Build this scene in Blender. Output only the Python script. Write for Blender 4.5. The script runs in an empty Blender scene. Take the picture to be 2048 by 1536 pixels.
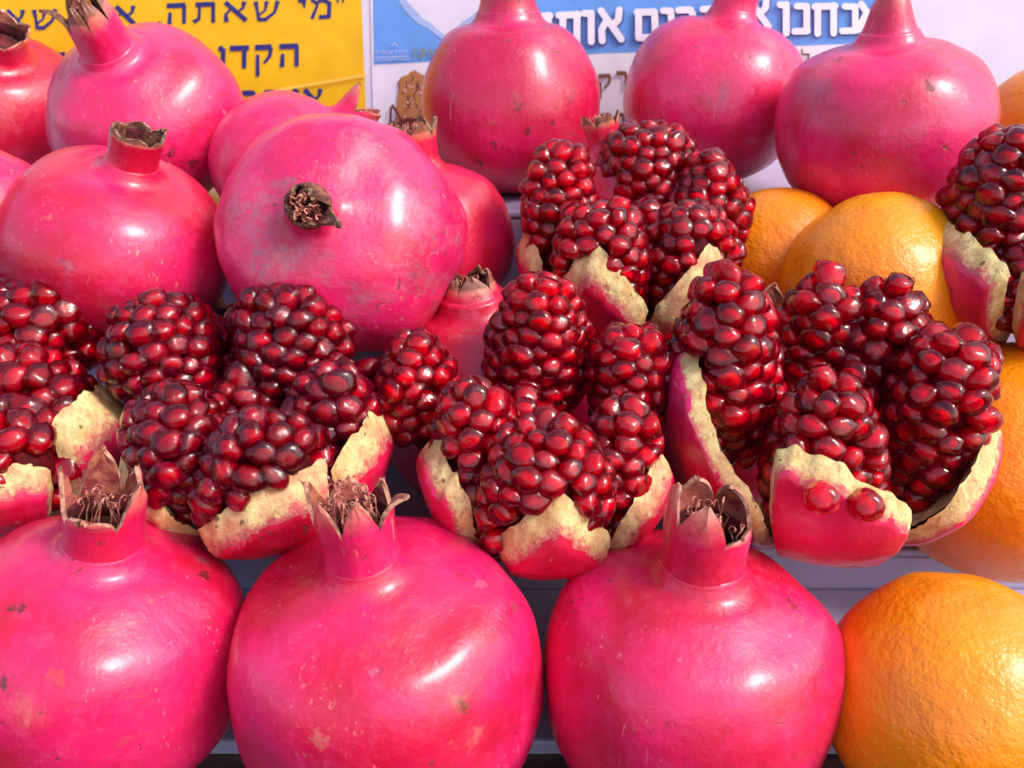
import bpy, math, random
import numpy as np
from mathutils import Vector, Matrix, noise
from mathutils.bvhtree import BVHTree

S = bpy.context.scene
COL = S.collection
R_ = math.radians

# ------------------------------------------------------------------ camera
FPX = 1800.0
PITCH = 25.0
CAM = Vector((0, 0, 1.30))
cd = bpy.data.cameras.new('camera')
cam = bpy.data.objects.new('camera', cd); COL.objects.link(cam)
cam.location = CAM
cam.rotation_euler = (R_(90 - PITCH), 0, 0)
cd.sensor_width = 36.0
cd.lens = 36.0 * FPX / 2048.0
cd.clip_start = 0.01; cd.clip_end = 100
cd.dof.use_dof = True; cd.dof.focus_distance = 0.30; cd.dof.aperture_fstop = 20
S.camera = cam

# ------------------------------------------------------------------ world, sun, exposure
SUN_EL, SUN_AZ = 46.0, 118.0     # azimuth clockwise from +Y (the view direction)
w = bpy.data.worlds.new('World'); S.world = w; w.use_nodes = True
nt = w.node_tree
sky = nt.nodes.new('ShaderNodeTexSky'); sky.sky_type = 'NISHITA'; sky.sun_disc = False
sky.sun_elevation = R_(SUN_EL); sky.sun_rotation = R_(SUN_AZ)
sky.air_density = 1.0; sky.dust_density = 2.5; sky.ozone_density = 1.0
bg = nt.nodes['Background']; bg.inputs['Strength'].default_value = 0.15
nt.links.new(sky.outputs[0], bg.inputs['Color'])
sd = bpy.data.lights.new('sun', 'SUN'); sd.energy = 1.2; sd.angle = R_(17); sd.color = (1.0, 0.975, 0.965)
sun = bpy.data.objects.new('sun', sd); COL.objects.link(sun)
az = R_(SUN_AZ); el = R_(SUN_EL)
sdir = Vector((math.sin(az) * math.cos(el), math.cos(az) * math.cos(el), math.sin(el)))
sun.rotation_euler = sdir.to_track_quat('Z', 'Y').to_euler()
sun.location = (0.5, -1, 3)
S.view_settings.view_transform = 'Standard'; S.view_settings.look = 'None'
S.view_settings.gamma = 1.0; S.view_settings.exposure = 1.0
S.cycles.max_bounces = 10; S.cycles.diffuse_bounces = 5; S.cycles.glossy_bounces = 4
S.cycles.transmission_bounces = 8
S.cycles.caustics_reflective = False; S.cycles.caustics_refractive = True; S.cycles.blur_glossy = 0.3
S.cycles.use_denoising = True

# ------------------------------------------------------------------ helpers
_c, _s = math.cos(R_(90 - PITCH)), math.sin(R_(90 - PITCH))
def ray(px, py):
    x = (px - 1024) / FPX; y = -(py - 768) / FPX; z = -1.0
    return Vector((x, y * _c - z * _s, y * _s + z * _c))
def at(px, py, depth):
    """the point seen at px, py of the photograph, depth metres along the view axis"""
    return CAM + ray(px, py) * depth
def on_plane_y(px, py, Y):
    r = ray(px, py)
    return CAM + r * ((Y - CAM.y) / r.y)

def link(name, me, parent=None, mats=(), smooth=True):
    o = bpy.data.objects.new(name, me); COL.objects.link(o)
    for m in mats: me.materials.append(m)
    if parent is not None: o.parent = parent
    if smooth:
        me.shade_smooth()
    return o
def mesh_from(name, V, F):
    me = bpy.data.meshes.new(name)
    me.from_pydata([tuple(v) for v in V], [], F)
    me.update(); return me
def thing(name, label, cat, loc=(0, 0, 0), group=None):
    o = bpy.data.objects.new(name, None); COL.objects.link(o)
    o.location = loc; o.empty_display_size = 0.02
    o['label'] = label; o['category'] = cat
    if group: o['group'] = group
    return o
def tag(o, label, cat, group=None):
    o['label'] = label; o['category'] = cat
    if group: o['group'] = group
    return o
def attr(me, name, vals):
    a = me.attributes.new(name, 'FLOAT', 'POINT')
    a.data.foreach_set('value', np.asarray(vals, dtype=np.float32))

# ------------------------------------------------------------------ material kit
class NT:
    def __init__(self, name):
        self.m = bpy.data.materials.new(name); self.m.use_nodes = True
        self.t = self.m.node_tree; self.b = self.t.nodes['Principled BSDF']
    def n(self, typ, **kw):
        nd = self.t.nodes.new(typ)
        for k, v in kw.items():
            if k.startswith('i_'):
                key = k[2:].replace('_', ' ')
                nd.inputs[key].default_value = v
            else: setattr(nd, k, v)
        return nd
    def l(self, a, b): self.t.links.new(a, b)
    def coords(self, offset=(0, 0, 0), scale=(1, 1, 1)):
        tc = self.n('ShaderNodeTexCoord'); mp = self.n('ShaderNodeMapping')
        mp.inputs['Location'].default_value = offset; mp.inputs['Scale'].default_value = scale
        self.l(tc.outputs['Object'], mp.inputs['Vector']); return mp.outputs[0]
    def noise(self, vec, scale, detail=3, rough=0.5, dist=0.0):
        nd = self.n('ShaderNodeTexNoise'); nd.inputs['Scale'].default_value = scale
        nd.inputs['Detail'].default_value = detail; nd.inputs['Roughness'].default_value = rough
        nd.inputs['Distortion'].default_value = dist
        self.l(vec, nd.inputs['Vector']); return nd.outputs['Fac']
    def ramp(self, fac, lo, hi, a=0.0, b=1.0):
        nd = self.n('ShaderNodeMapRange'); nd.inputs['From Min'].default_value = lo
        nd.inputs['From Max'].default_value = hi; nd.inputs['To Min'].default_value = a
        nd.inputs['To Max'].default_value = b; nd.interpolation_type = 'SMOOTHSTEP'
        self.l(fac, nd.inputs['Value']); return nd.outputs[0]
    def mix(self, fac, a, b):
        nd = self.n('ShaderNodeMix', data_type='RGBA')
        if isinstance(fac, float): nd.inputs[0].default_value = fac
        else: self.l(fac, nd.inputs[0])
        for k, v in ((6, a), (7, b)):
            if isinstance(v, tuple): nd.inputs[k].default_value = (*v, 1)
            else: self.l(v, nd.inputs[k])
        return nd.outputs[2]
    def math(self, op, a, b=None):
        nd = self.n('ShaderNodeMath', operation=op)
        for k, v in ((0, a), (1, b)):
            if v is None: continue
            if isinstance(v, (int, float)): nd.inputs[k].default_value = v
            else: self.l(v, nd.inputs[k])
        return nd.outputs[0]
    def bump(self, h, strength, dist, prev=None):
        nd = self.n('ShaderNodeBump'); nd.inputs['Strength'].default_value = strength
        nd.inputs['Distance'].default_value = dist; self.l(h, nd.inputs['Height'])
        if prev is not None: self.l(prev, nd.inputs['Normal'])
        return nd.outputs[0]
    def base(self, c):
        if isinstance(c, tuple): self.b.inputs['Base Color'].default_value = (*c, 1)
        else: self.l(c, self.b.inputs['Base Color'])
    def setp(self, **kw):
        for k, v in kw.items():
            i = self.b.inputs[k.replace('_', ' ')]
            if hasattr(v, 'links') or isinstance(v, bpy.types.NodeSocket): self.l(v, i)
            else: i.default_value = v

def skin_mat(name, seed, pink=0.5, scar=0.3, freckle=0.4, grey=0.0, tip=False, col=None, spots=()):
    """pomegranate rind: red to magenta, fine vertical streaks, pale lenticels, brown scars"""
    k = NT(name); off = (seed * 1.37, seed * 0.71, seed * 2.3)
    v = k.coords(off)
    vs = k.coords(off, (1, 1, 0.16))
    red, mag, pale = col or ((0.60, 0.003, 0.040), (0.77, 0.011, 0.115), (0.84, 0.075, 0.24))
    big = k.noise(v, 22, 2, 0.5)
    c = k.mix(k.ramp(big, 0.62 - 0.4 * pink, 0.86 - 0.4 * pink), red, mag)
    streak = k.noise(vs, 260, 3, 0.6)
    c = k.mix(k.ramp(streak, 0.52, 0.80, 0, 0.22), c, pale)
    mott = k.noise(v, 150, 4, 0.65)
    c = k.mix(k.ramp(mott, 0.50, 0.72, 0, 0.06 + 0.24 * pink), c, pale)
    c = k.mix(k.ramp(k.noise(v, 40, 5, 0.65, 0.4), 0.46, 0.66, 0, 0.55), c, (red[0] * .88, red[1] * 2, red[2] * .55))
    # lenticels
    vo = k.n('ShaderNodeTexVoronoi', feature='F1'); vo.inputs['Scale'].default_value = 620
    k.l(k.coords(off, (1, 1, .42)), vo.inputs['Vector'])
    dots = k.ramp(vo.outputs['Distance'], 0.13, 0.26, 1, 0)
    sel = k.ramp(k.noise(v, 55, 3, 0.6), 0.58 - 0.08 * freckle, 0.74, 0, .7 * freckle)
    c = k.mix(k.math('MULTIPLY', dots, sel), c, (0.84, 0.34, 0.26))
    # tan net
    net = k.ramp(k.noise(v, 420, 3, 0.75, 0.6), 0.60, 0.68)
    netm = k.ramp(k.noise(v, 30, 3, 0.5), 0.57, 0.70, 0, freckle)
    c = k.mix(k.math('MULTIPLY', net, netm), c, (0.74, 0.24, 0.17))
    # grey bruise
    if grey > 0:
        g1 = k.ramp(k.noise(v, 34, 4, 0.65, 0.4), 0.52, 0.68, 0, grey)
        g2 = k.ramp(k.noise(v, 300, 3, 0.7), 0.38, 0.62, 0.25, 1)
        c = k.mix(k.math('MULTIPLY', g1, g2), c, (0.40, 0.11, 0.16))
    # hairline scuffs in two directions
    for (sc_, th_, cc_) in (((2.6, 2.2, .16), .66, (0.80, 0.26, 0.24)), ((.22, .3, 2.4), .69, (0.46, 0.10, 0.09))):
        hl = k.ramp(k.noise(k.coords(off, sc_), 170, 3, 0.55, 0.3), th_, th_ + .035)
        hm = k.ramp(k.noise(v, 38, 3, 0.6), 0.48, 0.62)
        c = k.mix(k.math('MULTIPLY', k.math('MULTIPLY', hl, hm), .55), c, cc_)
    # russet patches
    ru = k.math('MULTIPLY', k.ramp(k.noise(v, 75, 5, 0.75, 0.8), 0.60 - .03 * scar, 0.70), k.ramp(k.noise(v, 340, 3, 0.7), 0.40, 0.58))
    c = k.mix(k.math('MULTIPLY', ru, 0.45 + .25 * scar), c, (0.40, 0.07, 0.06))
    # brown scars
    s1 = k.ramp(k.noise(v, 190, 3, 0.6, 1.2), 0.665 - 0.04 * scar, 0.71 - 0.04 * scar)
    s2 = k.ramp(k.noise(v, 26, 2, 0.5), 0.50, 0.60)
    scars = k.math('MULTIPLY', s1, s2)
    c = k.mix(k.math('MULTIPLY', scars, 0.85), c, (0.16, 0.035, 0.02))
    vo2 = k.n('ShaderNodeTexVoronoi', feature='F1'); vo2.inputs['Scale'].default_value = 85
    k.l(v, vo2.inputs['Vector'])
    sp = k.ramp(vo2.outputs['Distance'], 0.045, 0.085, 0.8, 0)
    sp = k.math('MULTIPLY', sp, k.ramp(k.noise(v, 40, 1), 0.50, 0.56))
    c = k.mix(sp, c, (0.17, 0.03, 0.025))
    if spots:
        tc = k.n('ShaderNodeTexCoord')
        wn = k.n('ShaderNodeTexNoise'); wn.inputs['Scale'].default_value = 420; wn.inputs['Detail'].default_value = 4; k.l(v, wn.inputs['Vector'])
        w1 = k.n('ShaderNodeVectorMath', operation='SUBTRACT'); k.l(wn.outputs['Color'], w1.inputs[0]); w1.inputs[1].default_value = (.5, .5, .5)
        w2 = k.n('ShaderNodeVectorMath', operation='SCALE'); k.l(w1.outputs[0], w2.inputs[0]); w2.inputs['Scale'].default_value = 0.0085
        w3 = k.n('ShaderNodeVectorMath', operation='ADD'); k.l(tc.outputs['Object'], w3.inputs[0]); k.l(w2.outputs[0], w3.inputs[1])
        for (p, r, kind) in spots:
            dn = k.n('ShaderNodeVectorMath', operation='DISTANCE'); k.l(w3.outputs[0], dn.inputs[0]); dn.inputs[1].default_value = p
            big = r > .0028
            f = k.ramp(dn.outputs['Value'], r * (.15 if big else .45), r * 1.3, {'d': .85, 'm': .55, 't': .30, 'g': .50, 'o': .5}[kind], 0)
            if big: f = k.math('MULTIPLY', f, k.ramp(streak, .38, .58, .25, 1))
            c = k.mix(f, c, {'d': (.10, .018, .012), 'm': (.26, .008, .03), 't': (.74, .30, .20), 'g': (.38, .13, .19), 'o': (.50, .07, .01)}[kind])
    if tip:
        c = k.mix(k.ramp(k.noise(vs, 130, 4, 0.7, 0.5), 0.50, 0.72, 0, 0.30), c, (0.45, 0.015, 0.05))
        a = k.n('ShaderNodeAttribute', attribute_name='tip')
        t = k.math('ADD', a.outputs['Fac'], k.math('MULTIPLY', k.math('SUBTRACT', mott, 0.5), 0.7))
        c = k.mix(k.ramp(t, 0.15, 0.95, 0, 0.70), c, (0.70, 0.26, 0.15))
        c = k.mix(k.ramp(t, 0.88, 1.12, 0, 0.9), c, (0.24, 0.10, 0.06))
        e = k.n('ShaderNodeAttribute', attribute_name='edge')
        t2 = k.math('ADD', e.outputs['Fac'], k.math('MULTIPLY', k.math('SUBTRACT', streak, 0.5), 0.5))
        c = k.mix(k.ramp(t2, 0.95, 1.08, 0, 0.85), c, (0.23, 0.10, 0.06))
    k.base(c)
    rr = k.math('ADD', k.ramp(mott, 0.35, 0.7, 0.36, 0.50), k.math('MULTIPLY', scars, 0.3))
    k.setp(Roughness=rr, Specular_IOR_Level=0.45, Coat_Weight=0.55, Coat_Roughness=0.22,
           Subsurface_Weight=0.12, Subsurface_Scale=0.003)
    k.b.inputs['Subsurface Radius'].default_value = (1.0, 0.25, 0.2)
    b = k.bump(k.noise(v, 520, 3, 0.6), 0.34, 0.0007)
    b = k.bump(k.noise(v, 90, 2, 0.5), 0.25, 0.0016, b)
    b = k.bump(k.noise(vs, 160, 3, 0.5), 0.22, 0.0012, b)
    b = k.bump(scars, 0.5, -0.0005, b)
    k.l(b, k.b.inputs['Normal'])
    return k.m

def simple_mat(name, a, b, scale, rough=0.6, bumps=0.4, bscale=None, bdist=0.001, spec=0.4, thr=(0.4, 0.6), sss=0.0):
    k = NT(name); v = k.coords()
    k.base(k.mix(k.ramp(k.noise(v, scale, 5, 0.65), *thr), a, b))
    k.setp(Roughness=rough, Specular_IOR_Level=spec)
    if sss:
        k.setp(Subsurface_Weight=sss, Subsurface_Scale=0.003)
    k.l(k.bump(k.noise(v, bscale or scale * 3, 4, 0.6), bumps, bdist), k.b.inputs['Normal'])
    return k.m

def pith_mat(name, warm=0.0):
    k = NT(name); v = k.coords()
    base = k.mix(k.ramp(k.noise(v, 160, 4, 0.6), 0.35, 0.68), (0.80, 0.62, 0.27), (0.70, 0.42 - 0.12 * warm, 0.16))
    base = k.mix(k.ramp(k.noise(k.coords((3, 1, 2), (1, 1, .35)), 620, 4, 0.75, 0.5), 0.50, 0.66, 0, 0.6), base, (0.42, 0.17, 0.06))
    base = k.mix(k.ramp(k.noise(v, 60, 3, 0.6), 0.52, 0.68, 0, 0.6), base, (0.50, 0.14, 0.08))
    base = k.mix(k.ramp(k.noise(v, 260, 2, 0.5), 0.68, 0.74, 0, 0.8), base, (0.12, 0.05, 0.02))
    a = k.n('ShaderNodeAttribute', attribute_name='q')
    t = k.math('ADD', a.outputs['Fac'], k.math('MULTIPLY', k.math('SUBTRACT', k.noise(v, 420, 4, 0.7), 0.5), 1.2))
    base = k.mix(k.ramp(t, 0.60, 0.98, 0, 0.85), base, (0.58, 0.05, 0.10))
    k.base(base); k.setp(Roughness=0.62, Specular_IOR_Level=0.35, Subsurface_Weight=0.25, Subsurface_Scale=0.003)
    b = k.bump(k.noise(v, 900, 5, 0.7), 0.7, 0.0007)
    b = k.bump(k.noise(v, 260, 3, 0.6), 0.4, 0.0010, b)
    k.l(b, k.b.inputs['Normal'])
    return k.m

def aril_mat(name, dark=0.0):
    """juicy aril: clear wine red flesh round a paler seed, wet outside"""
    k = NT(name); v = k.coords()
    r = k.n('ShaderNodeAttribute', attribute_name='tone')
    oi = k.n('ShaderNodeObjectInfo')
    rnd = k.math('FRACT', k.math('ADD', oi.outputs['Random'], r.outputs['Fac']))
    c = k.mix(rnd, (0.50 - .22 * dark, 0.000, 0.018), (0.86 - .32 * dark, 0.002, 0.050))
    d = k.ramp(k.noise(v, 260, 4, 0.7), 0.56 - 0.06 * dark, 0.68 - 0.03 * dark, 0, 0.25 + 0.55 * dark)
    sel = k.ramp(rnd, 0.82 - 0.50 * dark, 0.88 - 0.46 * dark)
    dm = k.math('MULTIPLY', d, sel)
    c = k.mix(dm, c, (0.22, 0.02, 0.07))
    k.base(c)
    k.setp(Roughness=k.math('ADD', 0.03, k.math('MULTIPLY', dm, 0.35)), IOR=1.38, Specular_IOR_Level=0.6,
           Transmission_Weight=k.math('SUBTRACT', 0.88, k.math('MULTIPLY', dm, 0.6)),
           Subsurface_Weight=0.25, Subsurface_Scale=0.003, Coat_Weight=0.30, Coat_Roughness=0.015, Coat_IOR=1.5)
    k.b.inputs['Subsurface Radius'].default_value = (1.0, 0.04, 0.05)
    b = k.bump(k.noise(v, 380, 2, 0.5), 0.28, 0.0012)
    b = k.bump(k.noise(v, 1500, 3, 0.6), 0.06 + 0.25 * dark, 0.0004, b)
    k.l(b, k.b.inputs['Normal'])
    return k.m

def orange_mat(name, seed, green=0.0):
    k = NT(name); off = (seed, seed * 2.1, seed * 0.7); v = k.coords(off)
    c = k.mix(k.ramp(k.noise(v, 20, 3, 0.5), 0.35, 0.68), (0.94, 0.225, 0.002), (0.98, 0.34, 0.003))
    if green: c = k.mix(k.ramp(k.noise(v, 13, 2, 0.5), 0.48, 0.66, 0, green), c, (0.52, 0.27, 0.01))
    vo = k.n('ShaderNodeTexVoronoi', feature='SMOOTH_F1'); vo.inputs['Scale'].default_value = 560
    vo.inputs['Smoothness'].default_value = 0.6
    k.l(v, vo.inputs['Vector'])
    pore = k.ramp(vo.outputs['Distance'], 0.05, 0.38)
    c = k.mix(k.math('MULTIPLY', k.math('SUBTRACT', 1.0, pore), 0.30), c, (0.80, 0.34, 0.05))
    sp = k.ramp(k.noise(v, 330, 2, 0.5, 0.5), 0.735, 0.77, 0, 0.7)
    c = k.mix(sp, c, (0.22, 0.09, 0.02))
    k.base(c)
    k.setp(Roughness=0.34, Specular_IOR_Level=0.42, Coat_Weight=0.22, Coat_Roughness=0.16,
           Subsurface_Weight=0.15, Subsurface_Scale=0.003)
    k.b.inputs['Subsurface Radius'].default_value = (1.0, 0.4, 0.1)
    b = k.bump(k.noise(v, 120, 2, 0.5), 0.45, 0.0016)
    b = k.bump(k.noise(v, 400, 3, 0.6), 0.65, 0.0009, b)
    b = k.bump(k.noise(v, 45, 2, 0.5), 0.35, 0.003, b)
    b = k.bump(pore, 0.42, 0.0003, b)
    k.l(b, k.b.inputs['Normal'])
    return k.m

M = {}
M['sepal_in'] = simple_mat('sepal_inside', (0.42, 0.13, 0.07), (0.22, 0.03, 0.03), 160, 0.7, 0.5)
M['sepal_in_pale'] = simple_mat('sepal_inside_pale', (0.58, 0.17, 0.12), (0.40, 0.09, 0.06), 160, 0.7, 0.5)
M['sepal_rim'] = simple_mat('sepal_rim', (0.60, 0.30, 0.18), (0.28, 0.10, 0.07), 300, 0.75, 0.6)
M['dry'] = simple_mat('dried_sepal', (0.27, 0.09, 0.05), (0.10, 0.03, 0.025), 260, 0.8, 0.9)
M['dry_rim'] = simple_mat('dried_rim', (0.33, 0.19, 0.10), (0.12, 0.06, 0.03), 400, 0.85, 0.9)
M['cavity'] = simple_mat('crown_cavity', (0.20, 0.02, 0.03), (0.07, 0.012, 0.012), 200, 0.8, 0.6)
M['stamen'] = simple_mat('stamen', (0.50, 0.10, 0.09), (0.66, 0.28, 0.18), 500, 0.6, 0.2)
M['core'] = simple_mat('segment_core', (0.11, 0.001, 0.005), (0.05, 0.000, 0.002), 200, 0.7, 0.4, spec=.15)
M['membrane'] = simple_mat('membrane', (0.74, 0.54, 0.36), (0.55, 0.22, 0.16), 220, 0.55, 0.5, sss=0.4)
M['pith'] = pith_mat('pith'); M['pith_warm'] = pith_mat('pith_warm', 1.0)
M['seed'] = simple_mat('aril_seed', (0.95, 0.16, 0.13), (0.90, 0.05, 0.06), 300, 0.5, 0.2)
M['aril'] = aril_mat('aril_fresh', 0.0); M['aril_mid'] = aril_mat('aril_mid', 0.35); M['aril_dark'] = aril_mat('aril_aged', 0.8)

# ------------------------------------------------------------------ display stand (white tiers, dark wood)
def box(V, F, x0, x1, y0, y1, z0, z1):
    n = len(V)
    V += [(x0, y0, z0), (x1, y0, z0), (x1, y1, z0), (x0, y1, z0), (x0, y0, z1), (x1, y0, z1), (x1, y1, z1), (x0, y1, z1)]
    F += [(n, n+3, n+2, n+1), (n+4, n+5, n+6, n+7), (n, n+1, n+5, n+4), (n+1, n+2, n+6, n+5), (n+2, n+3, n+7, n+6), (n+3, n, n+4, n+7)]
def slab(name, parent, mat, x0, x1, y0, y1, z0, z1, bev=0.0015):
    V, F = [], []; box(V, F, x0, x1, y0, y1, z0, z1)
    o = link(name, mesh_from(name, V, F), parent, [mat], smooth=False)
    b = o.modifiers.new('bevel', 'BEVEL'); b.width = bev; b.segments = 3
    return o
kw = NT('white_board'); v = kw.coords()
kw.base(kw.mix(kw.ramp(kw.noise(v, 30, 4, 0.6), 0.3, 0.75), (0.78, 0.74, 0.82), (0.70, 0.67, 0.77)))
kw.setp(Roughness=0.28, Specular_IOR_Level=0.5)
kw.l(kw.bump(kw.noise(v, 40, 2, 0.5), 0.08, 0.003), kw.b.inputs['Normal'])
M['white'] = kw.m
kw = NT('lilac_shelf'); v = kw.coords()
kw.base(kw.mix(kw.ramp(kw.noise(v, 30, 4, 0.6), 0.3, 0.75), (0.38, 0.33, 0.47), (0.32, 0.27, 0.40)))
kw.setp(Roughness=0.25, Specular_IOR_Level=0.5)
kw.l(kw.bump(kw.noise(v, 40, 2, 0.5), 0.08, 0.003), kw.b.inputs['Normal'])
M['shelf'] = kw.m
kw = NT('dark_wood'); v = kw.coords((0, 0, 0), (1, 12, 12))
kw.base(kw.mix(kw.ramp(kw.noise(v, 14, 5, 0.6, 0.6), 0.35, 0.65), (0.10, 0.045, 0.035), (0.03, 0.014, 0.012)))
kw.setp(Roughness=0.6); kw.l(kw.bump(kw.noise(v, 20, 5, 0.6), 0.4, 0.002), kw.b.inputs['Normal'])
M['wood'] = kw.m

H = CAM.z
Z_WOOD, Z1, Z2, Z3, Z4 = H - .2475, H - .2425, H - .2225, H - .150, H - .1075
stand = thing('display_stand', 'white stepped display shelves on a dark wooden table carrying all the fruit', 'display stand', (0, .30, Z_WOOD))
def relslab(name, mat, x0, x1, y0, y1, z0, z1, bev=0.0015):
    o = slab(name, stand, mat, x0, x1, y0 - .30, y1 - .30, z0 - Z_WOOD, z1 - Z_WOOD, bev); return o
W = 0.62
for i in range(5):
    y = .10 + i * .034
    relslab('plank', M['wood'], -W, W, y, y + .0325, Z_WOOD - .018, Z_WOOD - .0004 * (i % 2), .001)
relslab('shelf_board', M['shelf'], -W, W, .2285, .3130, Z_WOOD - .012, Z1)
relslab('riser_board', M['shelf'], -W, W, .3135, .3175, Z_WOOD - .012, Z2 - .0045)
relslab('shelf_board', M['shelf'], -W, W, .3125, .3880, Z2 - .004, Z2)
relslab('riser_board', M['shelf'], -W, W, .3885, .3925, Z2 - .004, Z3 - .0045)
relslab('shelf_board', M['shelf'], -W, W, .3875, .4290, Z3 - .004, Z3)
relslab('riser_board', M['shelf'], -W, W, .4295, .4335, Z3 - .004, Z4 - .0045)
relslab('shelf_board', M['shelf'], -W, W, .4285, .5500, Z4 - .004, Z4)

# ------------------------------------------------------------------ sign board, posters, lettering
YB = 0.552
back = thing('sign_board', 'upright glossy white board behind the fruit that carries the posters', 'board', (0, YB, Z4))
o = slab('panel', back, M['white'], -.75, .75, 0, .006, 0, .36, .001)
def flat_mat(name, col, rough=0.35, var=0.04):
    k = NT(name); v = k.coords()
    d = tuple(max(0, x * (1 - var * 2)) for x in col)
    k.base(k.mix(k.ramp(k.noise(v, 60, 3, 0.6), 0.3, 0.7), col, d)); k.setp(Roughness=rough, Specular_IOR_Level=0.4)
    k.l(k.bump(k.noise(v, 14, 3, 0.5, 0.8), 0.30, 0.006), k.b.inputs['Normal']); return k.m
M['yellow'] = flat_mat('poster_yellow', (0.90, 0.52, 0.012)); M['navy'] = flat_mat('ink_navy', (0.025, 0.035, 0.19))
M['blue'] = flat_mat('poster_blue', (0.15, 0.36, 0.80)); M['paper'] = flat_mat('poster_paper', (0.84, 0.80, 0.86))
M['ink_white'] = flat_mat('ink_white', (0.87, 0.84, 0.90), var=0.01); M['ink_brown'] = flat_mat('ink_brown', (0.20, 0.085, 0.05))
M['shadow_ink'] = flat_mat('ink_letter_shadow', (0.06, 0.10, 0.35)); M['ink_olive'] = flat_mat('ink_olive', (0.28, 0.30, 0.12))
M['ink_pale'] = flat_mat('ink_pale_blue', (0.40, 0.52, 0.82)); M['print_wood'] = flat_mat('print_gold_brown', (0.50, 0.20, 0.07))
M['print_dark'] = flat_mat('print_dark_brown', (0.13, 0.03, 0.03)); M['print_pink'] = flat_mat('print_pink', (0.82, 0.42, 0.42))
M['cloud'] = flat_mat('print_cloud', (0.80, 0.76, 0.86), var=0.03)

class Sheet:
    """flat polygons on the board plane; every piece is set a hair proud of the last"""
    def __init__(self, origin, lift): self.V, self.F, self.o, self.k = [], [], origin, lift
    def poly(self, pts):
        n = len(self.V)
        for (px, py) in pts:
            p = on_plane_y(px, py, YB) - self.o; self.V.append((p.x, -self.k, p.z))
        self.F.append(tuple(range(n, n + len(pts)))); self.k += 0.000004
    def stroke(self, pts, cap=False):
        P = [np.array(p[:2], float) for p in pts]; Wd = [p[2] / 2 for p in pts]
        for i in range(len(P) - 1):
            d = P[i+1] - P[i]; L = np.hypot(*d) or 1; d /= L; nrm = np.array([-d[1], d[0]])
            self.poly([P[i] + nrm * Wd[i], P[i+1] + nrm * Wd[i+1], P[i+1] - nrm * Wd[i+1], P[i] - nrm * Wd[i]])
        for i in range(len(P)):
            if cap or 0 < i < len(P) - 1:
                self.poly([P[i] + Wd[i] * np.array([math.cos(a), math.sin(a)]) for a in np.linspace(0, 2 * math.pi, 13)[:-1]])
    def build(self, name, parent, mat):
        me = mesh_from(name, self.V, self.F)
        return link(name, me, parent, [mat], smooth=False)

G = {  # Hebrew letters as pen strokes (x, y, width), baseline 0, height 1; second value is the advance width
 'he': ([[(0, .9, .2), (.78, .9, .2)], [(.72, .92, .16), (.72, 0, .15)], [(.13, .58, .12), (.11, 0, .17)]], .84),
 'tav': ([[(.08, .9, .2), (.85, .9, .2)], [(.79, .92, .16), (.79, 0, .15)], [(.25, .85, .12), (.22, .2, .12), (.0, .06, .17)]], .9),
 'alef': ([[(.08, .97, .19), (.86, .03, .19)], [(.78, .97, .2), (.74, .66, .11), (.52, .48, .08)], [(.30, .66, .08), (.10, .35, .12), (.13, 0, .2)]], .92),
 'shin': ([[(1.0, .95, .19), (.88, .4, .11), (.52, .08, .14)], [(.08, .95, .19), (.16, .5, .11), (.22, .06, .14), (.56, .06, .17)], [(.55, .95, .18), (.48, .5, .08), (.24, .3, .07)]], 1.08),
 'yod': ([[(.0, .92, .18), (.26, .9, .2), (.28, .55, .06)]], .34),
 'mem': ([[(.04, .95, .17), (.30, .68, .10), (.05, 0, .15)], [(.24, .78, .1), (.55, .92, .2), (.82, .72, .16), (.80, .08, .16), (.36, .07, .18)]], .92),
 'fkaf': ([[(0, .9, .2), (.66, .9, .2)], [(.6, .92, .16), (.58, -.35, .14)]], .7),
 'qof': ([[(0, .9, .2), (.74, .9, .2)], [(.72, .88, .15), (.66, .5, .12), (.40, .2, .09)], [(.12, .58, .12), (.12, -.38, .14)]], .8),
 'dalet': ([[(0, .9, .2), (.82, .9, .2)], [(.62, .92, .16), (.61, 0, .16)]], .86),
 'vav': ([[(.0, .92, .18), (.22, .9, .2)], [(.22, .92, .17), (.22, 0, .14)]], .32),
 'resh': ([[(0, .9, .2), (.56, .88, .2), (.66, .68, .16), (.66, 0, .16)]], .74),
 'bet': ([[(.03, .9, .2), (.56, .9, .2), (.66, .74, .15), (.66, .1, .15)], [(0, .08, .18), (.86, .08, .18)]], .88),
 'nun': ([[(.08, .92, .18), (.40, .9, .2)], [(.42, .9, .15), (.42, .08, .15)], [(0, .08, .18), (.44, .08, .18)]], .52),
 'het': ([[(0, .9, .2), (.8, .9, .2)], [(.74, .92, .16), (.74, 0, .16)], [(.12, .92, .16), (.12, 0, .16)]], .86),
 'fmem': ([[(.06, .9, .19), (.74, .9, .19), (.78, .08, .16), (.12, .08, .17), (.12, .9, .15)]], .86),
 'lamed': ([[(.08, 1.4, .12), (.10, .9, .14), (.62, .86, .18), (.62, .55, .13), (.30, 0, .13)]], .74),
 'fnun': ([[(.0, .92, .18), (.2, .9, .2)], [(.2, .92, .16), (.18, -.35, .13)]], .3),
 'comma': ([[(.12, .14, .15), (.0, -.25, .07)]], .2),
 'quote': ([[(.0, 1.0, .12), (.0, .72, .05)], [(.2, 1.0, .12), (.2, .72, .05)]], .3),
}
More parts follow.
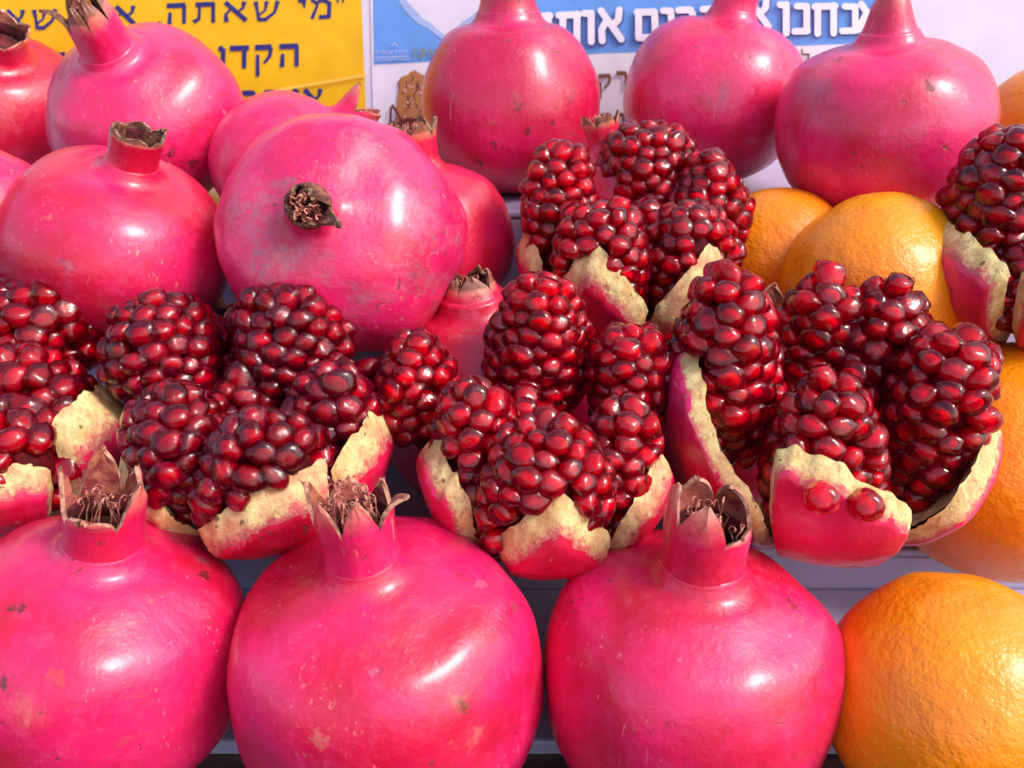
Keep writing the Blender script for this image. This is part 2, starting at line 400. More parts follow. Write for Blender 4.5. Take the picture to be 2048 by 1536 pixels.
def glyph(sh, g, x, ybase, h, wd=None, rot=2.1, roundw=None):
    """x = left edge, ybase = baseline, h = letter height (photograph's scale), wd = wanted width"""
    strokes, adv = G[g]; sx = (wd / adv) if wd else h
    cr, sr = math.cos(R_(rot)), math.sin(R_(rot))
    for st in strokes:
        pts = []
        for (u, v_, ww) in st:
            X, Y = u * sx, v_ * h
            pts.append((x + X * cr, ybase - Y - X * sr, (roundw if roundw else ww * 1.22) * h))
        sh.stroke(pts, cap=bool(roundw))

# yellow poster
yo = on_plane_y(400, 60, YB)
yel = thing('yellow_poster', 'yellow poster with dark blue Hebrew lettering on the board at the left', 'poster', (yo.x, YB - .0004, yo.z))
sh = Sheet(yo, .0002); sh.poly([(-160, -160), (716, -170), (740, 420), (-160, 430)]); sh.build('paper', yel, M['yellow'])
sh = Sheet(yo, .0004)
def yb(x, right=640, base=37, slope=-0.0375): return base + (x - right) * slope
for g, x, wd in (('quote', 676, 16), ('mem', 622, 42), ('yod', 597, 15), ('shin', 508, 52), ('alef', 447, 50), ('tav', 388, 45),
                 ('he', 335, 40), ('comma', 316, 9), ('alef', 229, 46), ('yod', 206, 14), ('fkaf', 152, 40), ('shin', 66, 50), ('alef', 12, 42), ('tav', -42, 42)):
    glyph(sh, g, x, yb(x), 41, wd)
for g, x, wd in (('he', 560, 40), ('qof', 511, 36), ('dalet', 461, 40), ('vav', 438, 14), ('shin', 373, 48), ('bet', 290, 40), ('resh', 250, 30), ('vav', 228, 14), ('fkaf', 100, 34)):
    glyph(sh, g, x, yb(x, 600, 132), 45, wd)
for g, x, wd in (('alef', 606, 42), ('vav', 586, 14), ('he', 530, 40), ('bet', 482, 38)):
    glyph(sh, g, x, yb(x, 640, 218), 42, wd)
sh.build('lettering', yel, M['navy'])
sh = Sheet(yo, .0016); sh.poly([(440, 216), (560, 176), (732, 147), (734, 152), (562, 181), (442, 222)])
k = flat_mat('poster_fold', (0.96, 0.66, 0.10)); sh.build('fold', yel, k)

# blue and white poster
bo = on_plane_y(1250, 100, YB)
blu = thing('blue_poster', 'white poster with a sky blue band, big white Hebrew letters and a printed carved chair', 'poster', (bo.x, YB - .0004, bo.z))
sh = Sheet(bo, .0002); sh.poly([(738, -170), (1800, -180), (1812, 520), (752, 520)]); sh.build('paper', blu, M['paper'])
sh = Sheet(bo, .0003); sh.poly([(744, -160), (1795, -170), (1786, 84), (1200, 107), (748, 129)]); sh.build('blue_band', blu, M['blue'])
sh = Sheet(bo, .00045)
sh.poly([(786, -40), (800, 6), (818, 30), (838, 48), (858, 58), (872, 70), (893, 84), (912, 72), (930, 56), (950, 42), (985, 18), (1000, 20), (1040, 22), (1075, -40)])
sh.build('cloud_print', blu, M['ink_pale'])
sh = Sheet(bo, .0005)
sh.poly([(800, -40), (812, 0), (832, 22), (846, 38), (862, 46), (876, 60), (893, 72), (908, 62), (922, 46), (940, 34), (960, 18), (975, -40)])
sh.poly([(985, -40), (1000, 6), (1030, 14), (1060, -40)])
sh.build('cloud_print', blu, M['cloud'])
L1 = [('alef', 1716, 66, 60, 44), ('nun', 1682, 66, 58, 32), ('het', 1627, 67, 60, 44), ('nun', 1587, 67, 60, 30), ('vav', 1558, 66, 62, 18),
      ('alef', 1492, 56, 60, 46), ('vav', 1462, 70, 60, 18), ('he', 1404, 72, 60, 44), ('bet', 1354, 74, 60, 40), ('yod', 1325, 76, 60, 20), ('fmem', 1270, 80, 62, 44),
      ('alef', 1197, 81, 62, 48), ('vav', 1168, 83, 62, 20), ('tav', 1113, 86, 62, 46), ('fkaf', 1064, 88, 62, 38)]
sh = Sheet(bo, .0006)
for g, x, yb_, h, wd in L1: glyph(sh, g, x + 3, yb_ + 3, h, wd, 1.8, .24)
sh.build('letter_shadow', blu, M['shadow_ink'])
sh = Sheet(bo, .0018)
for g, x, yb_, h, wd in L1: glyph(sh, g, x, yb_, h, wd, 1.8, .225)
sh.build('lettering', blu, M['ink_white'])
for line in ((('lamed', 1600, 128, 22, 18), ('vav', 1575, 128, 22, 10)), (('resh', 1232, 178, 36, 22), ('qof', 1196, 184, 36, 26), ('he', 1060, 190, 36, 26)), (('dalet', 1196, 266, 38, 28),), (('vav', 1238, 262, 36, 12),)):
    sh = Sheet(bo, .0014)
    for g, x, yb_, h, wd in line: glyph(sh, g, x, yb_, h, wd)
    sh.build('lettering', blu, M['ink_brown'])
sh = Sheet(bo, .0014)
for g, x in (('alef', 866), ('vav', 857), ('mem', 840), ('fnun', 828), ('bet', 884)): glyph(sh, g, x, 114, 17, 10 if g in ('alef', 'mem', 'bet') else 6)
sh.build('lettering', blu, M['ink_olive'])
sh = Sheet(bo, .0014)
for i, g in enumerate(('he', 'resh', 'bet', 'nun', 'shin', 'vav', 'dalet', 'he', 'lamed')): glyph(sh, g, 752 + i * 7.4, 108, 8, 5.6)
sh.poly([(752, 113), (818, 110), (818, 113), (752, 116)]); sh.poly([(752, 119), (818, 116), (818, 118), (752, 121)])
sh.stroke([(784, 92, 2.5), (790, 85, 2.5), (796, 91, 2.5)], True)
sh.build('lettering', blu, M['ink_pale'])
# printed carved chair
sh = Sheet(bo, .0010)
sh.poly([(788, 262), (794, 210), (800, 160), (806, 152), (815, 150), (822, 142), (832, 140), (840, 147), (850, 150), (900, 150), (900, 262)])
sh.build('chair_print', blu, M['print_wood'])
sh = Sheet(bo, .0009)
rng = random.Random(8)
for _ in range(30):
    x, y = rng.uniform(794, 890), rng.uniform(146, 250); sh.stroke([(x, y, 1.6), (x + rng.uniform(-8, 8), y + rng.uniform(4, 16), 2.2), (x + rng.uniform(-8, 8), y + rng.uniform(16, 26), 1.2)])
sh.build('chair_print', blu, M['print_dark'])
sh = Sheet(bo, .0014)
rng = random.Random(4)
for _ in range(46):
    x, y = rng.uniform(806, 890), rng.uniform(166, 238); r = rng.uniform(1.4, 3.2)
    sh.poly([(x - r, y - r * .6), (x + r * .4, y - r), (x + r, y + r * .4), (x - r * .3, y + r)])
sh.build('chair_print', blu, M['print_pink'])
sh = Sheet(bo, .0022)
sh.stroke([(786, 210, 5), (794, 222, 4), (803, 240, 6)], True); sh.stroke([(783, 214, 5), (782, 240, 5), (780, 262, 7)], True)
sh.poly([(780, 256), (800, 240), (816, 234), (850, 236), (900, 238), (900, 262), (860, 264), (782, 264)])
sh.stroke([(790, 264, 7), (796, 284, 7), (792, 300, 7)], True); sh.stroke([(792, 274, 6), (830, 280, 8), (880, 290, 8)], True)
sh.build('chair_print', blu, M['print_dark'])

# ------------------------------------------------------------------ whole pomegranates
def catmull(P, n):
    P = np.array(P, float); out = []
    Q = np.vstack([2 * P[0] - P[1], P, 2 * P[-1] - P[-2]])
    for i in range(1, len(Q) - 2):
        for t in np.linspace(0, 1, n, endpoint=False):
            a, b, c, d = Q[i-1], Q[i], Q[i+1], Q[i+2]
            out.append(.5 * ((2*b) + (-a+c)*t + (2*a-5*b+4*c-d)*t*t + (-a+3*b-3*c+d)*t**3))
    out.append(P[-1]); return np.array(out)

def pomegranate(label, px, py, rpx, R, tilt=(0, 0), sq=.92, box_=0.0, neck=.24, ribs=.02, nrib=5, phase=0., seed=1, lump=.02,
                sepals=(), tube=.28, flare=.05, pink=.5, scar=.3, freckle=.4, grey=0., stamens=40, dry=False, taper=0., shoulder=0.0,
                name='pomegranate', col=None, marks=()):
    depth = R * FPX / rpx
    c = at(px, py, depth)
    t = thing(name, label, 'pomegranate', c, 'whole pomegranates on the display')
    # tilt = (sideways to the right, towards the camera) in degrees
    axis = Vector((math.sin(R_(tilt[0])), -math.sin(R_(tilt[1])), 1)); axis.z = math.sqrt(max(.02, 1 - axis.x**2 - axis.y**2)) ; axis.normalize()
    t.rotation_euler = axis.to_track_quat('Z', 'Y').to_euler()
    # keep local -Y roughly facing the viewer
    q = axis.to_track_quat('Z', 'Y'); fx = q.inverted() @ Vector((0, -1, 0)); spin = math.atan2(fx.y, fx.x) + math.pi / 2
    t.rotation_euler = (q @ Matrix.Rotation(spin, 3, 'Z').to_quaternion()).to_euler()
    matt = skin_mat('crown_skin', seed + 3, min(1, pink + .1), scar, freckle * .5, grey * .5, tip=True, col=col)
    b = box_
    prof = catmull([(.0, -.86), (.16, -.88), (.45, -.83 - .03*b), (.76 + .05*b, -.62 - .04*b), (.95 + .02*b, -.30), (1.0, .02), (.955 + .015*b, .34 + .03*b),
                    (.80 + .035*b, .64 + .03*b + shoulder * .5), (max(.58, neck + .33) + .02*b, .80 + .01*b + shoulder), (neck + .20, .884 + shoulder * .5), (neck + .12, .912), (neck + .062, .95), (neck + .030, 1.0), (neck + .012, 1.04), (neck - .02, 1.06)], 5)
    nj = 72; V = []; F = []
    for i, (r, z) in enumerate(prof):
        z = z * sq / .92
        up = max(0, min(1, (z + .9) / 1.6))
        for j in range(nj):
            ph = 2 * math.pi * j / nj
            fade = 1 if z < .8 else max(0, 1 - (z - .8) / .16)
            rb = 1 + ribs * math.cos(nrib * ph + phase) * (0.35 + .65 * up) * fade + ribs * .5 * math.cos(2 * ph + phase * 1.7) * fade
            rr = r * rb * (1 + taper * (z) * fade)
            p = Vector((rr * math.cos(ph), rr * math.sin(ph), z))
            nz = noise.noise(p * 1.3 + Vector((seed * 3.1, 0, 0))) * lump * 1.6 + noise.noise(p * 3.1 + Vector((0, seed * 2.7, 0))) * lump * .45
            p = p * (1 + nz * fade)
            V.append(p * R)
    n = len(prof)
    for i in range(n - 1):
        for j in range(nj):
            a = i * nj + j; b2 = i * nj + (j + 1) % nj
            F.append((a, b2, b2 + nj, a + nj))
    iv = t.rotation_euler.to_matrix().transposed(); spots = []
    if marks:
        bvh = BVHTree.FromPolygons(V, F)
        for (mx, my, mr, mk) in marks:
            hit = bvh.ray_cast(iv @ (CAM - c), iv @ ray(mx, my).normalized())[0]
            if hit: spots.append((hit, max(mr, 5.5) * depth / FPX, mk))
    mat = skin_mat('rind_skin', seed, pink, scar, freckle, grey, tip=False, col=col, spots=spots)
    link('body', mesh_from('body', V, F), t, [mat])
    z0 = 1.02 * sq / .92 * R; r0 = neck * R; tube = max(.06, tube - .05)
    # crown: cup wall inside, sepals outside that run down to the neck and part above the notch
    ns = len(sepals) or 5
    T = tube * R
    def flu(ph): return noise.noise(Vector((math.cos(ph) * 1.4, math.sin(ph) * 1.4, seed))) * .07
    slope = math.atan2(r0 * flare * 2, T); rt = r0 * (1 + flare * 2); zt = z0 + T
    V, F = [(0, 0, z0 + T * .15)], []
    rings = [(r0 * .86 * (1 + flare * 2 * f_), z0 + T * f_) for f_ in (.2, .6, .97)]
    for (r, z) in rings:
        for j in range(40):
            ph = 2 * math.pi * j / 40; V.append((r * math.cos(ph), r * math.sin(ph), z))
    for j in range(40): F.append((0, 1 + j, 1 + (j + 1) % 40))
    for i in range(2):
        for j in range(40):
            a = 1 + i * 40 + j; b2 = 1 + i * 40 + (j + 1) % 40; F.append((a, b2, b2 + 40, a + 40))
    crown = link('crown', mesh_from('crown', V, F), t, [M['cavity']])
    order = sorted(range(ns), key=lambda k: sepals[k][0] % 360)
    cen = [R_(sepals[k][0] % 360) for k in order]
    for oi_, k in enumerate(order):
        a0_, wf, Ln, lean, curl, blunt = sepals[k]
        a0 = cen[oi_]; prv = cen[oi_ - 1] - (2 * math.pi if oi_ == 0 else 0); nxt = cen[(oi_ + 1) % ns] + (2 * math.pi if oi_ == ns - 1 else 0)
        bl, br = (a0 + prv) / 2, (a0 + nxt) / 2
        Ln *= R; TL = T + Ln; vT = T / TL
        hw0 = (br - bl) / 2 * rt
        nvs, nus = 18, 8
        V, F, tp, ed = [], [], [], []
        rho, z = r0 * .985, z0 - .0010; ang = slope; dl = (TL + .001) / nvs
        rs = random.Random(seed * 17 + k); skew = rs.uniform(-.15, .15)
        for i in range(nvs + 1):
            v_ = i / nvs; w_ = max(0, (v_ - vT) / (1 - vT))
            shape = (1 - w_ ** (1.35 + blunt * 2.4)) ** .85
            shape = max(shape, .035 + .30 * blunt * (1 if w_ < .97 else .5))
            s_ = min(1, w_ / .22); s_ = s_ * s_ * (3 - 2 * s_)
            wv = 1 + (wf - 1) * s_
            for j in range(nus + 1):
                u = -1 + 2 * j / nus
                base = bl + (br - bl) * (j / nus)
                re = max(rho, rt * .75)
                own = a0 + (u * hw0 * shape * wv + skew * hw0 * w_ * w_) / re
                mid = (bl + br) / 2
                own2 = mid + (a0 - mid) * w_ + (u * hw0 * shape * wv + skew * hw0 * w_ * w_) / re
                ph = base * (1 - s_) + own2 * s_
                fl = 1 + flu(base) * min(1, v_ * 3) * (1 - w_)
                groove = 0.0
                cup = (u * u) * .10 * hw0 * w_ * (1 if curl < 60 else -1.2)
                jit = noise.noise(Vector((u * 2.2, v_ * 4, seed + k))) * .0009 * w_
                rr_ = rho * fl - cup + jit + r0 * .11 * max(0, 1 - v_ * TL / (.16 * R)) ** 2.2
                V.append((rr_ * math.cos(ph), rr_ * math.sin(ph), z + jit + noise.noise(Vector((u * 5, seed, k))) * .0016 * (w_ if blunt > .3 else 0)))
                tp.append(min(1.3, w_ * (1.9 if dry else 1.0) + (.15 if dry and w_ > 0 else 0))); ed.append(abs(u) * s_)
            ang += R_(lean * 1.6 * (1 - w_) + curl * 1.5 * w_) * (1 if w_ > 0 else 0) / nvs / max(.3, 1 - vT)
            rho += math.sin(ang) * dl; z += math.cos(ang) * dl
        for i in range(nvs):
            for j in range(nus):
                a = i * (nus + 1) + j; F.append((a, a + 1, a + nus + 2, a + nus + 1))
        me = mesh_from('sepal', V, F); attr(me, 'tip', tp); attr(me, 'edge', ed)
        mats = [M['dry'], M['dry'], M['dry_rim']] if dry == 2 else [matt, M['dry'] if dry else (M['sepal_in'] if (k + seed) % 3 else M['sepal_in_pale']), M['dry_rim'] if dry else M['sepal_rim']]
        o = link('sepal', me, crown, mats)
        so = o.modifiers.new('wall', 'SOLIDIFY'); so.thickness = .0012; so.offset = -1; so.material_offset = 1; so.material_offset_rim = 2
        es = o.modifiers.new('crisp', 'EDGE_SPLIT'); es.split_angle = R_(42)
        if dry == 2: o['label'] = 'dried brown sepal'
    # stamens
    if stamens:
        rs = random.Random(seed); V, F = [], []
        for s_ in range(stamens):
            ph = rs.uniform(0, 2 * math.pi); rr = rt * rs.uniform(.25, .84); h = rs.uniform(.45, 1.05) * (T + .10 * R)
            base = Vector((rr * .9 * math.cos(ph), rr * .9 * math.sin(ph), z0 + T * .3))
            tip_ = Vector((rr * rs.uniform(.5, 1.0) * math.cos(ph + rs.uniform(-.6, .6)), rr * rs.uniform(.5, 1.) * math.sin(ph + rs.uniform(-.6, .6)), z0 + T * .3 + h))
            pts = [base.lerp(tip_, q_) + Vector((rs.uniform(-1, 1), rs.uniform(-1, 1), 0)) * .0008 * (q_ > 0) for q_ in (0, .4, .75, 1)]
            # little curled anther
            ca = rs.uniform(0, 6.28); rad = .0010; d = Vector((math.cos(ca), math.sin(ca), 0))
            for q_ in range(1, 6):
                an = q_ / 5 * 4.6; pts.append(tip_ + d * rad * (1 - math.cos(an)) + Vector((0, 0, 1)) * rad * math.sin(an))
            for i, p in enumerate(pts):
                wd = .00021 if i < 4 else .00036
                n0 = len(V)
                for a in range(3): V.append(p + Vector((math.cos(a * 2.094), math.sin(a * 2.094), (a - 1) * .4)) * wd)
                if i:
                    for a in range(3): F.append((n0 - 3 + a, n0 - 3 + (a + 1) % 3, n0 + (a + 1) % 3, n0 + a))
        o = link('stamens', mesh_from('stamens', V, F), crown, [M['stamen']]); o['kind'] = 'stuff'
    return t

def sep(n, a0, length, lean=0, curl=0, wf=1., blunt=0.15, jl=.15, ja=6, seed=0):
    rs = random.Random(seed + 99); out = []
    for i in range(n):
        out.append((a0 + 360 / n * i + rs.uniform(-ja, ja), wf, length * (1 + rs.uniform(-jl, jl)), lean + rs.uniform(-ja, ja), curl + rs.uniform(-2*ja, 2*ja), blunt))
    return out

# front row (angle -90 faces the viewer, 0 right, 90 away)
pomegranate('large pink pomegranate at the front left whose torn pale crown gapes open', 206, 1305, 288, .0457, (12, 2), sq=.88, box_=.5, neck=.235, ribs=.015,
    marks=[(35, 1215, 12, 'd'), (6, 1365, 14, 'd'), (115, 1355, 16, 'o'), (405, 1120, 18, 'g'), (412, 1152, 14, 'd'), (275, 1492, 5, 'd'), (425, 1400, 4, 'd'), (50, 1430, 40, 't')], seed=2, pink=.65, scar=.35, freckle=.6, tube=.28, flare=.03, lump=.03,
    sepals=[(-92, 1.0, .13, 24, 30, .75), (-12, .85, .30, 0, -4, .25), (62, .7, .24, 0, 0, .4), (112, 1.0, .34, 2, -6, .2), (190, .6, .32, -2, 6, .3)], stamens=16)
pomegranate('large front pomegranate with a spiky six pointed crown full of curly stamens', 776, 1350, 300, .0470, (-5, 4), sq=.92, box_=1.0, neck=.215,
    ribs=.022, nrib=5, phase=.5, marks=[(925, 1408, 15, 'd'), (917, 1400, 22, 't'), (1055, 1362, 9, 'm'), (925, 1150, 14, 'm'), (960, 1165, 10, 'g'), (750, 1345, 10, 'g'), (765, 1342, 8, 'm'), (1035, 1455, 7, 'd'), (950, 1475, 22, 't'), (765, 1290, 5, 'm'), (640, 1480, 16, 't')], seed=5, pink=.7, scar=.45, freckle=.7, tube=.34, flare=.06, lump=.03,
    sepals=[(-70, 1.05, .26, -2, -8, .03), (-125, 1.05, .27, -2, -8, .03), (-15, .9, .24, 2, 105, .10), (42, .9, .16, -2, -6, .1), (105, .95, .15, -4, -8, .05), (178, .9, .27, 2, -4, .1)], stamens=46)
pomegranate('large glossy front pomegranate with a round opening in its blunt crown, beside the orange', 1376, 1360, 286, .0457, (0, 2), sq=.93, box_=.8, neck=.26,
    ribs=.014, nrib=6, phase=1.2, marks=[(1481, 1196, 8, 'd'), (1496, 1181, 6, 'd'), (1581, 1207, 12, 'd'), (1345, 1450, 7, 'm'), (1298, 1463, 6, 'm'), (1407, 1292, 6, 'm'), (1500, 1355, 5, 'm')], seed=9, pink=.6, scar=.3, freckle=.45, tube=.32, flare=.03, lump=.025,
    sepals=[(-112, 1.1, .31, -8, -34, .22), (-42, 1.0, .05, -6, -14, .9), (30, 1.05, .26, -14, -44, .7), (102, .9, .26, -12, -36, .5), (178, 1.05, .34, -10, -28, .35)], stamens=26)
# second row
pomegranate('pomegranate behind the middle split fruit, crown tucked under the big tilted one', 975, 812, 214, .0455, (-6, 4), sq=1.0, neck=.27, seed=12, pink=.55, scar=.1,
    tube=.13, flare=-.06, sepals=sep(5, -70, .20, -4, -4, seed=1, jl=.35, ja=14), stamens=10, dry=True)
pomegranate('pomegranate mostly hidden behind the rightmost near split fruit', 1445, 850, 205, .0430, (16, 0), sq=.92, neck=.26, seed=14, pink=.5,
    tube=.25, flare=.0, sepals=sep(5, -60, .2, 0, 0, seed=2), stamens=0)
pomegranate('pomegranate peeping out between the left split fruit and the two whole fruits above it', 440, 815, 178, .0370, (0, 0), sq=.92, neck=.24, seed=15, pink=.5,
    tube=.15, sepals=sep(5, -60, .12, 20, 40, seed=3), stamens=0)
# third row
pomegranate('wide flat pomegranate at the left whose worn crown has a ragged brown rim', 234, 500, 217, .0436, (22, 8), sq=.80, neck=.205, shoulder=.045, marks=[(135, 532, 13, 'g'), (128, 525, 9, 'm'), (385, 462, 5, 'd'), (232, 486, 5, 'm'), (95, 438, 7, 't')], seed=21, pink=.45, scar=.4, grey=.25,
    tube=.30, flare=.04, ribs=.012, taper=.02, sepals=sep(6, -75, .07, 4, 0, blunt=.9, seed=4, jl=.5), stamens=0, dry=True)
pomegranate('big scuffed pomegranate tilted to point its small dried crown at the viewer', 680, 468, 241, .0470, (-3, 62), sq=.80, neck=.15, marks=[(500, 400, 55, 'g'), (515, 450, 50, 'g'), (790, 345, 30, 'g'), (835, 560, 36, 'm'), (845, 430, 60, 'g'), (560, 520, 30, 't'), (700, 275, 10, 'm'), (610, 640, 24, 'm'), (740, 600, 40, 'g')], seed=24, pink=1.0, scar=.5, grey=.85, freckle=.8,
    tube=.08, flare=.05, ribs=.035, nrib=6, phase=.3, lump=.06, sepals=[(-40, .9, .22, 50, 20, .1), (-100, 1.0, .07, -20, -60, .8), (-160, 1., .10, -30, -70, .7), (140, 1., .12, -40, -60, .6), (75, 1., .14, -45, -70, .5), (20, 1., .20, -50, -80, .6)], stamens=40, dry=2)
pomegranate('small plain red pomegranate squeezed behind the right side of the big tilted one', 868, 485, 157, .0355, (-8, 0), sq=.94, neck=.24, seed=27, pink=.15, scar=.1, freckle=.1,
    tube=.30, flare=.05, sepals=sep(5, -70, .22, 10, 10, seed=5), stamens=20, dry=True)
pomegranate('pale pink pomegranate behind the big tilted one with its crown turned to the right', 575, 345, 156, .0360, (52, -12), sq=.90, neck=.26, seed=30, pink=1., scar=.2,
    tube=.20, flare=.06, sepals=sep(5, -70, .26, 4, 6, seed=6), stamens=10)
pomegranate('pomegranate cut off by the left frame edge below the back row', -40, 445, 152, .0300, (0, 0), sq=.92, seed=33, pink=.4, tube=.15, sepals=sep(5, -60, .2, 5, 0, seed=7), stamens=0)
pomegranate('little pomegranate showing its brown dried crown just behind the far split fruit', 1235, 410, 118, .0270, (-14, -6), sq=.95, neck=.26, seed=35, pink=.4, tube=.3, flare=.06,
    sepals=sep(5, -70, .22, 8, 10, seed=8), stamens=18, dry=True)
# back row
pomegranate('red pomegranate in the back left corner with a stubby crown and one looped sepal', 8, 235, 168, .0450, (18, 22), sq=.82, neck=.30, shoulder=.045, seed=38, pink=.35, scar=.1, tube=.22, flare=.06,
    sepals=sep(6, -75, .10, 4, 6, blunt=.7, seed=9), stamens=0)
pomegranate('pink pomegranate before the yellow poster with a thick leaning crown of dried curled tips', 300, 240, 188, .0450, (-6, 34), sq=.84, neck=.26, marks=[(345, 298, 10, 'm'), (385, 325, 10, 'd'), (345, 310, 6, 'd'), (440, 310, 22, 'm')], seed=41, pink=.95, scar=.1, freckle=.5, tube=.36, flare=-.03,
    sepals=[(-100, 1., .26, -12, -24, .2), (-55, .9, .34, -20, -20, .1), (-155, .6, .30, 40, 40, .1), (60, 1., .30, -20, -20, .2), (10, 1., .36, -18, -14, .2), (130, .8, .22, 0, 0, .3)], stamens=40, dry=True)
pomegranate('dark red pomegranate standing in front of the blue poster with small dark blemishes', 1020, 222, 177, .0450, (-1, 0), sq=.92, neck=.33, shoulder=.03, marks=[(893, 263, 15, 'm'), (1036, 215, 9, 'd'), (1140, 200, 14, 'm'), (1148, 185, 16, 'm'), (1052, 264, 7, 'd'), (1102, 250, 5, 'd'), (988, 290, 7, 'd'), (1012, 296, 5, 'd'), (960, 325, 7, 'd')], seed=44, pink=.25, scar=1.0, freckle=.1, tube=.40, flare=-.10, box_=.2,
    sepals=sep(5, -60, .35, -6, -6, seed=11), stamens=0, col=((0.52, 0.002, 0.050), (0.64, 0.009, 0.105), (0.70, 0.05, 0.18)))
pomegranate('pomegranate at the back with a pale crown leaning right over the big white letters', 1425, 204, 179, .0470, (8, 0), sq=.85, neck=.23, shoulder=.045, marks=[(1315, 235, 16, 't'), (1320, 246, 10, 'd'), (1300, 222, 12, 'g'), (1445, 190, 36, 'g'), (1250, 250, 6, 'd')], seed=47, pink=.85, scar=.5, grey=.3, tube=.36, flare=.03,
    sepals=sep(5, -60, .25, 2, 4, seed=12), stamens=0)
pomegranate('large dusky pomegranate at the back right with a tapering closed crown', 1763, 262, 207, .0464, (-6, 2), sq=.80, neck=.25, shoulder=.045, marks=[(1655, 128, 8, 't'), (1680, 118, 8, 'm'), (1840, 118, 14, 'm'), (1850, 150, 22, 'm'), (1738, 332, 18, 'm'), (1640, 180, 30, 'g')], seed=50, pink=.7, scar=.4, grey=.25, tube=.20, flare=-.09, box_=.4,
    sepals=[(-112, 1.0, .34, -8, -4, .05), (-45, 1.0, .36, -8, -4, .05), (20, 1., .34, -8, -4, .1), (90, 1., .34, -8, -4, .1), (160, 1., .34, -8, -4, .1)], stamens=0)

# ------------------------------------------------------------------ oranges
def orange(label, px, py, rpx, R, seed, sq=.93, tilt=(0, 0), green=0.):
    c = at(px, py, R * FPX / rpx)
    t = thing('orange', label, 'orange', c, 'oranges on the display'); t.rotation_euler = (R_(tilt[1]), R_(tilt[0]), 0)
    V, F = [], []; ni, nj = 48, 80
    for i in range(ni + 1):
        th = math.pi * i / ni
        for j in range(nj):
            ph = 2 * math.pi * j / nj
            p = Vector((math.sin(th) * math.cos(ph), math.sin(th) * math.sin(ph), math.cos(th) * sq))
            dim = -.05 * math.exp(-(th / .22) ** 2)
            k_ = 1 + noise.noise(p * 1.2 + Vector((seed, 0, 0))) * .035 + noise.noise(p * 4 + Vector((0, seed, 0))) * .008
            k_ += .012 * math.cos(5 * ph) * math.exp(-((th - .35) / .3) ** 2)
            p = p * k_; p.z += dim
            V.append(p * R)
    for i in range(ni):
        for j in range(nj):
            a = i * nj + j; b = i * nj + (j + 1) % nj; F.append((a, a + nj, b + nj, b))
    link('peel', mesh_from('peel', V, F), t, [orange_mat('orange_peel', seed, green)])
    V = [(0, 0, sq * R * .955)]; F = []
    for j in range(10):
        a = j * .628; r = R * .05 * (1 + .3 * (j % 2)); V.append((r * math.cos(a), r * math.sin(a), sq * R * .943))
    for j in range(10): F.append((0, 1 + j, 1 + (j + 1) % 10))
    link('stem_button', mesh_from('stem_button', V, F), t, [M['dry_rim']])
    return t
orange('large orange at the front right corner', 1905, 1395, 254, .0385, 1.3, tilt=(10, -60), sq=.97)
orange('orange at the right edge between the near split fruit and the front corner orange', 2012, 925, 242, .0480, 2.7, tilt=(30, -70), sq=.98)
orange('orange with a broad shine under the large dusky pomegranate', 1748, 575, 190, .0395, 3.9, tilt=(-25, -50), sq=.96, green=.08)
orange('greenish tinged orange half hidden beside the far split fruit', 1555, 515, 142, .0320, 5.2, tilt=(0, -60), green=.4)
orange('orange at the upper right edge before the white board', 2100, 262, 134, .0340, 6.6, tilt=(40, -60))

# ------------------------------------------------------------------ arils
def icos(sub):
    import bmesh
    bm = bmesh.new(); bmesh.ops.create_icosphere(bm, subdivisions=sub, radius=1)
    V = np.array([v.co[:] for v in bm.verts]); F = [tuple(v.index for v in f.verts) for f in bm.faces]; bm.free(); return V, F
IV, IF = icos(3)
KV, KF = icos(2)
PROTO = []          # (verts, core attr) unit size: half width 1, pointing along +Z (outward)
rs = np.random.RandomState(5)
for k in range(9):
    ns_ = rs.choice([5, 6, 6, 7]); Nn = []; Hh = []
    a0 = rs.uniform(0, 6.28)
    for i in range(ns_):
        a = a0 + 2 * math.pi * i / ns_ + rs.uniform(-.2, .2); Nn.append((math.cos(a), math.sin(a), rs.uniform(-.12, .22))); Hh.append(rs.uniform(.78, .98))
    for i in range(3):
        a = a0 + 2.1 * i; Nn.append((math.cos(a) * .45, math.sin(a) * .45, .8)); Hh.append(rs.uniform(1.02, 1.14))
    Nn.append((rs.uniform(-.3, .3), rs.uniform(-.3, .3), 1)); Hh.append(rs.uniform(.80, .98)); Nn.append((0, 0, -1)); Hh.append(1.3)
    Nn = np.array(Nn); Nn /= np.linalg.norm(Nn, axis=1)[:, None]; Hh = np.array(Hh)
    d = np.maximum(0, IV @ Nn.T) / Hh
    r = 1 / (np.sum(d ** 15, axis=1) ** (1 / 15))
    P = IV * r[:, None]
    P[:, 2] *= .95; lower = P[:, 2] < 0; P[lower, 0] *= 1 + .28 * P[lower, 2]; P[lower, 1] *= 1 + .28 * P[lower, 2]
    ker = KV * np.array([.56, .48, .66]) + np.array([rs.uniform(-.06, .06), rs.uniform(-.06, .06), -.02])
    PROTO.append((np.vstack([P, ker]), rs.uniform()))
AF = IF + [tuple(x + len(IV) for x in f) for f in KF]
AM = [0] * len(IF) + [1] * len(KF)
PMESH = {}
def aril_mesh(k, matkey, size):
    key = (k, matkey, size)
    if key not in PMESH:
        P, tone = PROTO[k]
        me = mesh_from('aril', P * size, AF); attr(me, 'tone', [tone] * len(P))
        me.materials.append(M[matkey]); me.materials.append(M['seed']); me.polygons.foreach_set('material_index', AM); me.shade_smooth(); PMESH[key] = me
    return PMESH[key]

